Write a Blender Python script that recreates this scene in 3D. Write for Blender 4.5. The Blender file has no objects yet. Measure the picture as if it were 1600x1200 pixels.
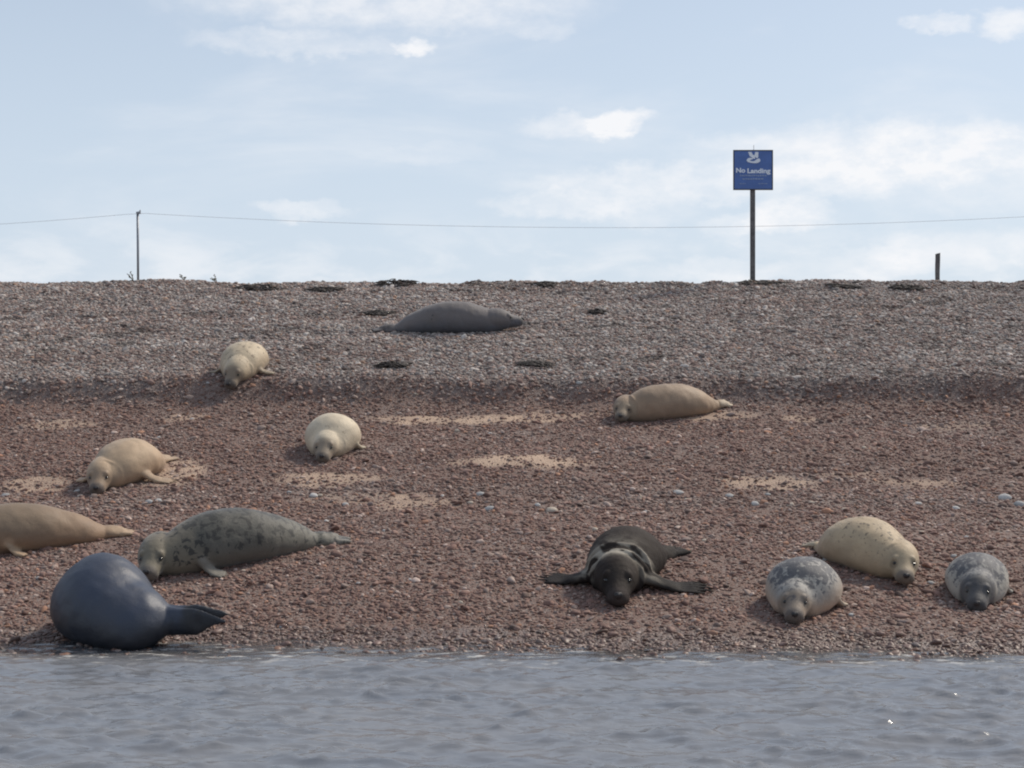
import bpy, bmesh, math, random
import numpy as np
from mathutils import Vector, Matrix, noise as mnoise
from mathutils.bvhtree import BVHTree

random.seed(7)
RNG = np.random.default_rng(11)
rad = math.radians
scene = bpy.context.scene
COL = scene.collection

# ------------------------------------------------------------------ camera
CAM_H = 2.20            # eye height above the water, standing in a small boat
FPX = 2400.0            # focal length in pixels of the 1600 px wide photograph
cam_d = bpy.data.cameras.new('camera')
cam = bpy.data.objects.new('camera', cam_d)
COL.objects.link(cam)
cam.location = (0, 0, CAM_H)
cam.rotation_euler = (rad(90), 0, 0)
cam_d.sensor_width = 36
cam_d.lens = 36 * FPX / 1600
cam_d.clip_end = 2000
scene.camera = cam

# ------------------------------------------------------------------ light and sky
SUN_AZ, SUN_EL = 54.0, 46.0        # degrees right of straight ahead, above the horizon
world = bpy.data.worlds.new('World')
scene.world = world
world.use_nodes = True
sun_d = bpy.data.lights.new('sun', 'SUN')
sun_d.energy = 2.15
sun_d.angle = rad(7)
sun_d.color = (1.0, 0.91, 0.78)
sun = bpy.data.objects.new('sun', sun_d)
COL.objects.link(sun)
sv = Vector((math.sin(rad(SUN_AZ)) * math.cos(rad(SUN_EL)), math.cos(rad(SUN_AZ)) * math.cos(rad(SUN_EL)), math.sin(rad(SUN_EL))))
sun.rotation_euler = sv.to_track_quat('Z', 'Y').to_euler()
sun.location = (20, 30, 40)
vs = scene.view_settings
vs.view_transform = 'Standard'
vs.look = 'None'
vs.exposure = 0.62
vs.gamma = 1.0
vs.use_curve_mapping = False
scene.cycles.filter_width = 2.05
scene.cycles.use_denoising = True
scene.cycles.max_bounces = 6


class NT:
    """small helper round a node tree"""
    def __init__(self, tree):
        self.t = tree
        self.n = tree.nodes
        self.l = tree.links

    def node(self, kind, **kw):
        nd = self.n.new(kind)
        for k, v in kw.items():
            if hasattr(nd, k):
                setattr(nd, k, v)
        return nd

    def put(self, sock, v):
        if isinstance(v, bpy.types.NodeSocket):
            self.l.new(v, sock)
        else:
            if sock.type == 'RGBA' and hasattr(v, '__len__') and len(v) == 3:
                v = (*v, 1)
            sock.default_value = v

    def math(self, op, a, b=None, c=None, clamp=False):
        nd = self.n.new('ShaderNodeMath')
        nd.operation = op
        nd.use_clamp = clamp
        for i, v in enumerate((a, b, c)):
            if v is not None:
                self.put(nd.inputs[i], v)
        return nd.outputs[0]

    def smooth(self, v, a, b, lo=0.0, hi=1.0):
        nd = self.n.new('ShaderNodeMapRange')
        nd.interpolation_type = 'SMOOTHSTEP'
        self.put(nd.inputs[0], v)
        for i, x in enumerate((a, b, lo, hi)):
            self.put(nd.inputs[1 + i], x)
        return nd.outputs[0]

    def mix(self, fac, a, b, mode='MIX'):
        nd = self.n.new('ShaderNodeMix')
        nd.data_type = 'RGBA'
        nd.blend_type = mode
        self.put(nd.inputs[0], fac)
        self.put(nd.inputs[6], a)
        self.put(nd.inputs[7], b)
        return nd.outputs[2]

    def noise(self, vec, scale, detail=3.0, rough=0.55, dist=0.0):
        nd = self.n.new('ShaderNodeTexNoise')
        if vec is not None:
            self.put(nd.inputs['Vector'], vec)
        nd.inputs['Scale'].default_value = scale
        nd.inputs['Detail'].default_value = detail
        nd.inputs['Roughness'].default_value = rough
        nd.inputs['Distortion'].default_value = dist
        return nd.outputs['Fac'], nd.outputs['Color']

    def mapping(self, vec, scale=(1, 1, 1), loc=(0, 0, 0), rot=(0, 0, 0)):
        nd = self.n.new('ShaderNodeMapping')
        self.put(nd.inputs[0], vec)
        nd.inputs['Location'].default_value = loc
        nd.inputs['Rotation'].default_value = rot
        nd.inputs['Scale'].default_value = scale
        return nd.outputs[0]

    def attr(self, name, kind='GEOMETRY'):
        nd = self.n.new('ShaderNodeAttribute')
        nd.attribute_name = name
        nd.attribute_type = kind
        return nd

    def bump(self, height, strength=0.5, dist=0.02, normal=None):
        nd = self.n.new('ShaderNodeBump')
        nd.inputs['Strength'].default_value = strength
        nd.inputs['Distance'].default_value = dist
        self.put(nd.inputs['Height'], height)
        if normal is not None:
            self.put(nd.inputs['Normal'], normal)
        return nd.outputs[0]


def build_sky():
    T = NT(world.node_tree)
    T.n.clear()
    out = T.node('ShaderNodeOutputWorld')
    bg = T.node('ShaderNodeBackground')
    STR = 0.070
    bg.inputs['Strength'].default_value = STR
    T.l.new(bg.outputs[0], out.inputs[0])
    sky = T.node('ShaderNodeTexSky')
    sky.sky_type = 'NISHITA'
    sky.sun_disc = False
    sky.sun_elevation = rad(SUN_EL)
    sky.sun_rotation = rad(SUN_AZ)
    sky.altitude = 0
    sky.air_density = 1.0
    sky.dust_density = 1.6
    sky.ozone_density = 1.0
    tc = T.node('ShaderNodeTexCoord')
    d = tc.outputs['Generated']
    sep = T.node('ShaderNodeSeparateXYZ')
    T.l.new(d, sep.inputs[0])
    az = T.math('ARCTAN2', sep.outputs[0], sep.outputs[1])
    el = T.math('ARCSINE', sep.outputs[2])
    # warp for ragged cloud edges
    wf, wc = T.noise(T.mapping(d, (1, 1, 1.8)), 34, 5, 0.62)
    ws = T.node('ShaderNodeSeparateColor')
    T.l.new(wc, ws.inputs[0])
    wx = T.math('MULTIPLY', T.math('SUBTRACT', ws.outputs[0], 0.5), 0.050)
    wy = T.math('MULTIPLY', T.math('SUBTRACT', ws.outputs[1], 0.5), 0.030)
    azw = T.math('ADD', az, wx)
    elw = T.math('ADD', el, wy)
    # single clouds: azimuth, elevation, half width, half height (px of a 2400 px focal length), weight
    clouds = [(600, -4, 330, 52, .62), (470, 70, 170, 20, .40), (655, 76, 36, 15, .80), (968, 190, 50, 21, .85),
              (890, 196, 80, 20, .45), (1462, 35, 46, 17, .62), (1585, 38, 56, 26, .68), (1390, 232, 310, 42, .70),
              (1150, 285, 340, 30, .62), (1230, 338, 70, 26, .8), (1500, 300, 140, 40, .35), (850, 45, 50, 14, .25),
              (470, 326, 80, 16, .48), (880, 320, 120, 20, .55), (1440, 392, 90, 26, .40), (1575, 388, 50, 30, .40),
              (660, 240, 110, 18, .16), (1010, 330, 90, 22, .30), (1110, 425, 130, 20, .35), (1330, 415, 120, 30, .35), (1150, 352, 60, 20, .45), (1480, 250, 200, 40, .30)]
    tot = None
    for cx, cy, rx, ry, w in clouds:
        a0 = math.atan((cx - 800) / FPX)
        e0 = math.atan((600 - cy) / FPX * math.cos(a0))
        u = T.math('DIVIDE', T.math('SUBTRACT', azw, a0), rx / FPX)
        v = T.math('DIVIDE', T.math('SUBTRACT', elw, e0), ry / FPX)
        q = T.math('ADD', T.math('MULTIPLY', u, u), T.math('MULTIPLY', v, v))
        m = T.math('MULTIPLY', T.smooth(q, 1.5, 0.0), w)
        tot = m if tot is None else T.math('ADD', tot, m)
    # broken thin cloud everywhere
    cf, _ = T.noise(T.mapping(d, (1, 1, 3.2), (3.1, 1.7, 0.4)), 3.2, 6, 0.6, 0.4)
    gen = T.math('MULTIPLY', T.smooth(cf, 0.50, 0.78), 0.45)
    # low cloud bank texture near the horizon
    hf, _ = T.noise(T.mapping(d, (1, 1, 2.6), (0.3, 0.2, 0.9)), 17, 6, 0.6, 0.3)
    low = T.math('MULTIPLY', T.math('MULTIPLY', T.smooth(hf, 0.42, 0.68), T.smooth(el, 0.13, 0.04)), 0.60)
    tex, _ = T.noise(T.mapping(d, (1, 1, 2.0)), 46, 5, 0.62)
    tot = T.math('MULTIPLY', tot, T.smooth(tex, 0.25, 0.72, 0.45, 1.12))
    tot = T.math('MINIMUM', T.math('ADD', T.math('ADD', tot, gen), low), 0.92)
    K = 1.0 / STR
    # pale haze, thickest at the horizon
    hz = T.math('ADD', T.smooth(el, 0.42, 0.0, 0.0, 0.46), 0.38)
    base = T.mix(hz, sky.outputs[0], (0.448 * K, 0.512 * K, 0.594 * K))
    col = T.mix(tot, base, (0.620 * K, 0.622 * K, 0.635 * K))
    T.l.new(col, bg.inputs[0])


build_sky()


# ------------------------------------------------------------------ general helpers
def new_mat(name):
    m = bpy.data.materials.new(name)
    m.use_nodes = True
    m.node_tree.nodes.clear()
    T = NT(m.node_tree)
    out = T.node('ShaderNodeOutputMaterial')
    b = T.node('ShaderNodeBsdfPrincipled')
    T.l.new(b.outputs[0], out.inputs[0])
    return m, T, b, out


def tag(o, label=None, cat=None, group=None, kind=None):
    for k, v in (('label', label), ('category', cat), ('group', group), ('kind', kind)):
        if v:
            o[k] = v
    return o


def link(name, me, mat=None, parent=None):
    o = bpy.data.objects.new(name, me)
    COL.objects.link(o)
    if mat:
        if len(me.materials):
            me.materials[0] = mat
        else:
            me.materials.append(mat)
    if parent:
        o.parent = parent
    return o


def empty(name, loc):
    o = bpy.data.objects.new(name, None)
    COL.objects.link(o)
    o.location = loc
    o.empty_display_size = 0.2
    return o


def mesh_from(name, V, F, smooth=True):
    me = bpy.data.meshes.new(name)
    me.from_pydata([tuple(map(float, v)) for v in V], [], [tuple(map(int, f)) for f in F])
    me.update()
    if smooth:
        me.polygons.foreach_set('use_smooth', [True] * len(me.polygons))
    return me


def set_attr(me, name, data, kind='FLOAT'):
    a = me.attributes.new(name, kind, 'POINT')
    data = np.asarray(data, dtype=np.float32)
    if kind == 'FLOAT':
        a.data.foreach_set('value', data.ravel())
    elif kind == 'FLOAT_VECTOR':
        a.data.foreach_set('vector', data.ravel())
    elif kind == 'FLOAT_COLOR':
        a.data.foreach_set('color', data.ravel())


def grid_mesh(name, xs, ys, Z):
    nx, ny = len(xs), len(ys)
    X, Y = np.meshgrid(xs, ys)
    co = np.stack([X, Y, Z], -1).reshape(-1, 3).astype(np.float32)
    i = np.arange(nx * ny).reshape(ny, nx)
    q = np.stack([i[:-1, :-1], i[:-1, 1:], i[1:, 1:], i[1:, :-1]], -1).reshape(-1, 4).astype(np.int32)
    me = bpy.data.meshes.new(name)
    me.vertices.add(len(co))
    me.vertices.foreach_set('co', co.ravel())
    me.loops.add(q.size)
    me.loops.foreach_set('vertex_index', q.ravel())
    me.polygons.add(len(q))
    me.polygons.foreach_set('loop_start', np.arange(0, q.size, 4, dtype=np.int32))
    me.polygons.foreach_set('use_smooth', np.ones(len(q), bool))
    me.update(calc_edges=True)
    return me


def sstep(x, a, b):
    t = np.clip((np.asarray(x, float) - a) / (b - a), 0, 1)
    return t * t * (3 - 2 * t)


def vnoise(x, y, seed=0):
    """value noise in the plane, about -1..1"""
    x = np.asarray(x, float)
    y = np.asarray(y, float)
    xi = np.floor(x).astype(np.int64)
    yi = np.floor(y).astype(np.int64)
    fx = x - xi
    fy = y - yi
    fx = fx * fx * (3 - 2 * fx)
    fy = fy * fy * (3 - 2 * fy)

    def h(a, b):
        n = (a * 374761393 + b * 668265263 + seed * 974711) & 0xFFFFFFFF
        n = ((n ^ (n >> 13)) * 1274126177) & 0xFFFFFFFF
        n = ((n ^ (n >> 16)) * 2246822519) & 0xFFFFFFFF
        return ((n ^ (n >> 15)) & 0xFFFF) / 32767.5 - 1
    a = h(xi, yi) * (1 - fx) + h(xi + 1, yi) * fx
    b = h(xi, yi + 1) * (1 - fx) + h(xi + 1, yi + 1) * fx
    return a * (1 - fy) + b * fy


def fbm(x, y, seed=0, octv=3):
    s, a, t = 0, 1, 0
    for k in range(octv):
        s = s + a * vnoise(x * 2 ** k, y * 2 ** k, seed + 17 * k)
        t += a
        a *= 0.5
    return s / t


# ------------------------------------------------------------------ the shingle bank
# height of the bank: photo row of the profile point, distance from the camera (metres), height if under water
KN = [(1200, 9.2, -0.40), (1060, 11.6, -0.12), (1034, 12.3, -0.020), (1013, 12.9, -0.004), (1000, 13.2, 0.013), (960, 13.8, None), (900, 14.8, None),
      (770, 18.0, None), (650, 21.2, None), (629, 21.72, None), (592, 22.02, None), (515, 25.2, None), (442, 29.2, None)]
PY, PZ = [-60.0, 5.0], [-1.2, -0.75]
for py_, d_, z_ in KN:
    PY.append(d_)
    PZ.append(CAM_H - (py_ - 600) / FPX * d_ if z_ is None else z_)


def row(py):
    """distance at which the bank stands in this row of the photo"""
    return float(np.interp(-py, [-k[0] for k in KN], [k[1] for k in KN]))


PY += [31.0, 38.0, 64.0, 400.0]
PZ += [PZ[-1] + 0.03, PZ[-1] - 0.1, PZ[-1] - 1.0, PZ[-1] - 1.2]
_fy = np.arange(-60, 400, 0.02)
_fz = np.interp(_fy, PY, PZ)
_k = np.exp(-0.5 * (np.arange(-14, 15) / 3.6) ** 2)
_k /= _k.sum()
_fz = np.convolve(np.pad(_fz, 14, mode='edge'), _k, 'valid')
BERM_Y = row(610)


def terrain(x, y, fine=True):
    x = np.asarray(x, float)
    y = np.asarray(y, float)
    near = np.exp(-((y - BERM_Y) / 1.3) ** 2)
    yy = y + near * (0.24 * vnoise(x / 2.3, 0 * x + 3.3, 5) + 0.10 * vnoise(x / 0.6, 0 * x + 1.3, 6))
    edge = np.exp(-((y - 12.9) / 0.7) ** 2)
    yy = yy + edge * (np.where(x > 0, 0.10, 0.05) * np.clip(x, -6, 6) + 0.16 * vnoise(x / 1.7, 0 * x + 8.3, 15) + 0.10 * vnoise(x / 0.45, 0 * x + 4.1, 16))
    z = np.interp(yy, _fy, _fz)
    land = sstep(y, 12.8, 14.1)
    z = z + land * 0.045 * fbm(x / 2.1, y / 1.3, 1, 2)
    if fine:
        up = 0.6 + 0.9 * sstep(y, BERM_Y, BERM_Y + 0.9)
        z = z + (0.25 + 0.75 * land) * (0.016 * up * fbm(x / 0.42, y / 0.34, 2, 2) + 0.007 * fbm(x / 0.10, y / 0.10, 3, 2))
        # low hummock under the sandy lip in the middle of the beach
        z = z + 0.07 * np.exp(-((x - 0.05) / 0.75) ** 2 - ((y - 19.1) / 0.4) ** 2)
        crest = sstep(y, 27.6, 29.0)
        z = z + crest * (0.045 * vnoise(x / 1.3, y / 0.9, 31) + 0.04 * vnoise(x / 0.35, y / 0.3, 32))
    return z


def ground(px, py, fine=False):
    """where the line of sight of a photo pixel meets the beach"""
    ys = np.arange(8, 30.5, 0.01)
    xs = (px - 800) / FPX * ys
    ray = CAM_H - (py - 600) / FPX * ys
    t = terrain(xs, ys, fine)
    hit = np.nonzero(t >= ray)[0]
    i = hit[0] if len(hit) else int(np.argmin(ray - t))
    return np.array([xs[i], ys[i], float(terrain(xs[i], ys[i], fine))])


xs = np.concatenate([-np.geomspace(160, 12.2, 34), np.arange(-12, 12.001, 0.055), np.geomspace(12.2, 160, 34)])
ys = np.concatenate([np.arange(-60, 9, 4.0), np.arange(9, 11.6, 0.2), np.arange(11.6, 30.4, 0.046), np.geomspace(30.5, 400, 50)])
GX, GY = np.meshgrid(xs, ys)
GZ = terrain(GX, GY)
ground_me = grid_mesh('beach', xs, ys, GZ)

# bare sand patches: photo centre and half extents, weight
SAND = [(730, 656, 150, 7, 1.0), (870, 650, 60, 6, .7), (815, 726, 115, 11, 1.0), (510, 752, 80, 12, .8), (1205, 756, 85, 11, .75),
        (1440, 757, 75, 7, .6), (645, 786, 65, 14, .7), (55, 757, 60, 13, .85), (290, 655, 38, 5, .6), (95, 662, 65, 7, .6),
        (275, 738, 55, 22, .9), (1090, 650, 75, 9, .8), (1250, 655, 40, 5, .6), (1500, 665, 70, 6, .4), (560, 780, 90, 8, .4),
        (20, 780, 40, 5, .4), (1000, 648, 60, 4, .4), (640, 500, 40, 4, .4), (1330, 745, 50, 5, .4)]
sand_w = []
for cx, cy, rx, ry, w in SAND:
    c = ground(cx, cy)
    a, b = ground(cx, cy - ry), ground(cx, cy + ry)
    sand_w.append((c[0], c[1], rx / FPX * c[1], max(0.12, (a[1] - b[1]) / 2), w))


def sand_at(x, y):
    m = np.zeros_like(np.asarray(x, float))
    wx = x + 0.22 * fbm(x / 0.5, y / 0.3, 41, 3)
    wy = y + 0.16 * fbm(x / 0.4, y / 0.2, 42, 3)
    for cx, cy, rx, ry, w in sand_w:
        q = ((wx - cx) / rx) ** 2 + ((wy - cy) / ry) ** 2
        m = np.maximum(m, w * sstep(-q, -1.5, -0.35))
    return np.clip(m * (0.85 + 0.5 * fbm(x / 0.16, y / 0.1, 43, 2)), 0, 1)


def upper_at(x, y):
    """0 on the brown lower beach, 1 on the grey shingle above the berm"""
    return sstep(y + 0.35 * fbm(x / 1.2, y / 0.9, 51, 2), BERM_Y - .25, BERM_Y + .45)


def greypatch(x, y):
    band = np.exp(-((y - row(783)) / 0.45) ** 2) * sstep(fbm(x / 1.1, y / 0.5, 62, 2), -0.25, 0.35)
    return np.clip(0.8 * band + sstep(fbm(x / 1.6, y / 0.7, 61, 3), 0.15, 0.6) * 0.5, 0, 1)


set_attr(ground_me, 'sand', sand_at(GX, GY))
set_attr(ground_me, 'upper', upper_at(GX, GY))
set_attr(ground_me, 'grey', greypatch(GX, GY))
set_attr(ground_me, 'wet', sstep(-GZ - 0.03 * fbm(GX / 0.4, GY / 0.2, 71, 2), -0.10, -0.015))


def shingle_material():
    m, T, b, out = new_mat('shingle_bed')
    tc = T.node('ShaderNodeTexCoord')
    o = tc.outputs['Object']
    n1, _ = T.noise(o, 7, 4, 0.6)
    n2, _ = T.noise(o, 60, 3, 0.7)
    vor = T.node('ShaderNodeTexVoronoi')
    T.put(vor.inputs['Vector'], o)
    vor.inputs['Scale'].default_value = 42
    low = T.mix(n1, (0.138, 0.080, 0.062), (0.235, 0.143, 0.112))
    hi = T.mix(n1, (0.13, 0.108, 0.098), (0.25, 0.215, 0.197))
    base = T.mix(T.attr('upper').outputs['Fac'], low, hi)
    base = T.mix(T.math('MULTIPLY', T.attr('grey').outputs['Fac'], 0.5), base, (0.19, 0.17, 0.16))
    pv = T.node('ShaderNodeSeparateColor')
    T.l.new(vor.outputs['Color'], pv.inputs[0])
    base = T.mix(T.smooth(pv.outputs[0], 0.0, 1.0, 0.0, 0.75), base, T.mix(pv.outputs[1], (0.08, 0.054, 0.046), (0.30, 0.25, 0.22)))
    sandc = T.mix(n2, (0.36, 0.245, 0.170), (0.56, 0.41, 0.305))
    base = T.mix(T.attr('sand').outputs['Fac'], base, sandc)
    wet = T.attr('wet').outputs['Fac']
    base = T.mix(T.math('MULTIPLY', wet, 0.30), base, (0.05, 0.036, 0.028))
    T.put(b.inputs['Base Color'], base)
    T.put(b.inputs['Roughness'], T.smooth(wet, 0, 1, 0.9, 0.45))
    h = T.math('ADD', T.math('MULTIPLY', vor.outputs['Distance'], -1.0), T.math('MULTIPLY', n2, 0.6))
    T.put(b.inputs['Normal'], T.bump(h, 0.7, 0.02))
    return m


beach = link('beach', ground_me, shingle_material())
tag(beach, 'sloping bank of brown and grey shingle with sandy patches', 'beach', kind='structure')


# loose pebbles over the bank (nobody could count them)
def pebble_material(name='pebble_stone'):
    m, T, b, out = new_mat(name)
    a = T.attr('pcol', 'INSTANCER')
    tc = T.node('ShaderNodeTexCoord')
    n, _ = T.noise(tc.outputs['Object'], 3.0, 3, 0.6)
    c = T.mix(T.smooth(n, 0.3, 0.7, 0.0, 0.35), a.outputs['Color'], (0.09, 0.07, 0.06))
    T.put(b.inputs['Base Color'], c)
    T.put(b.inputs['Roughness'], T.attr('pwet', 'INSTANCER').outputs['Fac'])
    return m


def scatter_pebbles():
    n0 = 640000
    y = RNG.uniform(11.9, 30.2, n0)
    x = RNG.uniform(-1, 1, n0) * (0.352 * 30.2 + 1.0)
    keep = np.abs(x) < 0.352 * y + 1.0
    x, y = x[keep], y[keep]
    sd = sand_at(x, y)
    up = upper_at(x, y)
    gp = greypatch(x, y)
    cl = fbm(x / 0.35, y / 0.28, 81, 3)
    keep = RNG.random(len(x)) < (1 - 0.88 * sd) * (0.62 + 0.5 * cl + 0.22 * up + 0.15 * gp)
    x, y, sd, up, gp = x[keep], y[keep], sd[keep], up[keep], gp[keep]
    n = len(x)
    r = np.exp(RNG.normal(math.log(0.0112), 0.46, n))
    r *= 1 + 0.22 * up + 0.18 * gp
    r = np.clip(r, 0.006, 0.048)
    z = terrain(x, y)
    e = 0.12
    tx = (terrain(x, y + e, False) - terrain(x, y - e, False)) / (2 * e)
    rot = np.stack([np.arctan(tx) + RNG.normal(0, .28, n), RNG.normal(0, .28, n), RNG.uniform(0, 6.283, n)], -1)
    scl = np.stack([r * RNG.uniform(1.0, 1.55, n), r * RNG.uniform(.75, 1.05, n), r * RNG.uniform(.42, .8, n)], -1)
    pal = np.array([(.150, .098, .082), (.108, .071, .061), (.20, .145, .125), (.21, .19, .175), (.30, .275, .255), (.40, .375, .35), (.055, .043, .040), (.26, .155, .10), (.15, .14, .14)])
    wl = np.array([.34, .22, .17, .07, .045, .022, .07, .04, .025])
    wu = np.array([.14, .10, .15, .25, .17, .035, .06, .02, .075])
    g = np.clip(np.maximum(up * (0.95 - 0.40 * sstep(fbm(x / 2.2, y / 0.9, 66, 3), 0.0, 0.45)), gp * 0.75), 0, 1)[:, None]
    W = np.cumsum(wl * (1 - g) + wu * g, 1)
    W /= W[:, -1:]
    idx = (RNG.random((n, 1)) > W).sum(1)
    colr = pal[idx] * RNG.uniform(.82, 1.18, (n, 1))
    colr = colr * 0.80 + 0.20 * ((wl @ pal) * (1 - g) + (wu @ pal) * g)
    # scraps of dry weed and darker stones among the upper shingle
    scrap = sstep(fbm(x / 0.34, y / 0.16, 67, 3), 0.22, 0.42) * sstep(fbm(x / 3.0, y / 0.7, 68, 2), -0.25, 0.25) * up
    colr = colr * (1 - 0.55 * scrap)[:, None]
    colr = colr * (1 + 0.16 * fbm(x / 5.0, y / 0.55, 69, 2))[:, None]
    wet = sstep(-z, -0.09, -0.01)
    colr *= (1.36 + 0.28 * up - 0.45 * wet)[:, None] * (np.array([[1.13, 0.945, 0.875]]) * (1 - up)[:, None] + np.array([[1.03, 1.005, 0.985]]) * up[:, None])
    me = bpy.data.meshes.new('shingle_pebbles')
    me.vertices.add(n)
    me.vertices.foreach_set('co', np.stack([x, y, z + r * 0.12], -1).astype(np.float32).ravel())
    set_attr(me, 'prot', rot, 'FLOAT_VECTOR')
    set_attr(me, 'pscl', scl, 'FLOAT_VECTOR')
    set_attr(me, 'pcol', np.concatenate([colr, np.ones((n, 1))], 1), 'FLOAT_COLOR')
    set_attr(me, 'pwet', 0.85 - 0.35 * wet)
    o = link('shingle_pebbles', me)
    tag(o, 'loose brown and grey pebbles covering the beach', 'pebbles', kind='stuff')
    ng = bpy.data.node_groups.new('scatter', 'GeometryNodeTree')
    ng.interface.new_socket('Geometry', in_out='INPUT', socket_type='NodeSocketGeometry')
    ng.interface.new_socket('Geometry', in_out='OUTPUT', socket_type='NodeSocketGeometry')
    N, L = ng.nodes, ng.links
    gi, go = N.new('NodeGroupInput'), N.new('NodeGroupOutput')
    join = N.new('GeometryNodeGeometryToInstance')
    for k in range(4):
        ico = N.new('GeometryNodeMeshIcoSphere')
        ico.inputs['Radius'].default_value = 1
        ico.inputs['Subdivisions'].default_value = 2
        pos = N.new('GeometryNodeInputPosition')
        nz = N.new('ShaderNodeTexNoise')
        nz.noise_dimensions = '4D'
        nz.inputs['W'].default_value = 3.7 * k
        nz.inputs['Scale'].default_value = 0.9
        nz.inputs['Detail'].default_value = 2
        sub = N.new('ShaderNodeVectorMath')
        sub.operation = 'SUBTRACT'
        sub.inputs[1].default_value = (.5, .5, .5)
        sc = N.new('ShaderNodeVectorMath')
        sc.operation = 'SCALE'
        sc.inputs['Scale'].default_value = 1.5
        sp = N.new('GeometryNodeSetPosition')
        sm = N.new('GeometryNodeSetShadeSmooth')
        L.new(pos.outputs[0], nz.inputs['Vector'])
        L.new(nz.outputs['Color'], sub.inputs[0])
        L.new(sub.outputs[0], sc.inputs[0])
        L.new(ico.outputs['Mesh'], sp.inputs['Geometry'])
        L.new(sc.outputs[0], sp.inputs['Offset'])
        L.new(sp.outputs[0], sm.inputs['Geometry'])
        L.new(sm.outputs[0], join.inputs[0])
    mat = pebble_material()
    me.materials.append(mat)
    stm = N.new('GeometryNodeSetMaterial')
    stm.inputs['Material'].default_value = mat
    iop = N.new('GeometryNodeInstanceOnPoints')
    iop.inputs['Pick Instance'].default_value = True

    def named(nm, typ):
        a = N.new('GeometryNodeInputNamedAttribute')
        a.data_type = typ
        a.inputs['Name'].default_value = nm
        return a.outputs[0]
    L.new(join.outputs[0], stm.inputs['Geometry'])
    L.new(gi.outputs[0], iop.inputs['Points'])
    L.new(stm.outputs[0], iop.inputs['Instance'])
    e2r = N.new('FunctionNodeEulerToRotation')
    L.new(named('prot', 'FLOAT_VECTOR'), e2r.inputs[0])
    L.new(e2r.outputs[0], iop.inputs['Rotation'])
    L.new(named('pscl', 'FLOAT_VECTOR'), iop.inputs['Scale'])
    rv = N.new('FunctionNodeRandomValue')
    rv.data_type = 'INT'
    for s_ in rv.inputs:
        if s_.enabled and s_.name == 'Max':
            s_.default_value = 3
        if s_.enabled and s_.name == 'Min':
            s_.default_value = 0
    iout = [q for q in rv.outputs if q.enabled][0]
    L.new(iout, iop.inputs['Instance Index'])
    L.new(iop.outputs[0], go.inputs[0])
    mod = o.modifiers.new('scatter', 'NODES')
    mod.node_group = ng


scatter_pebbles()


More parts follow.
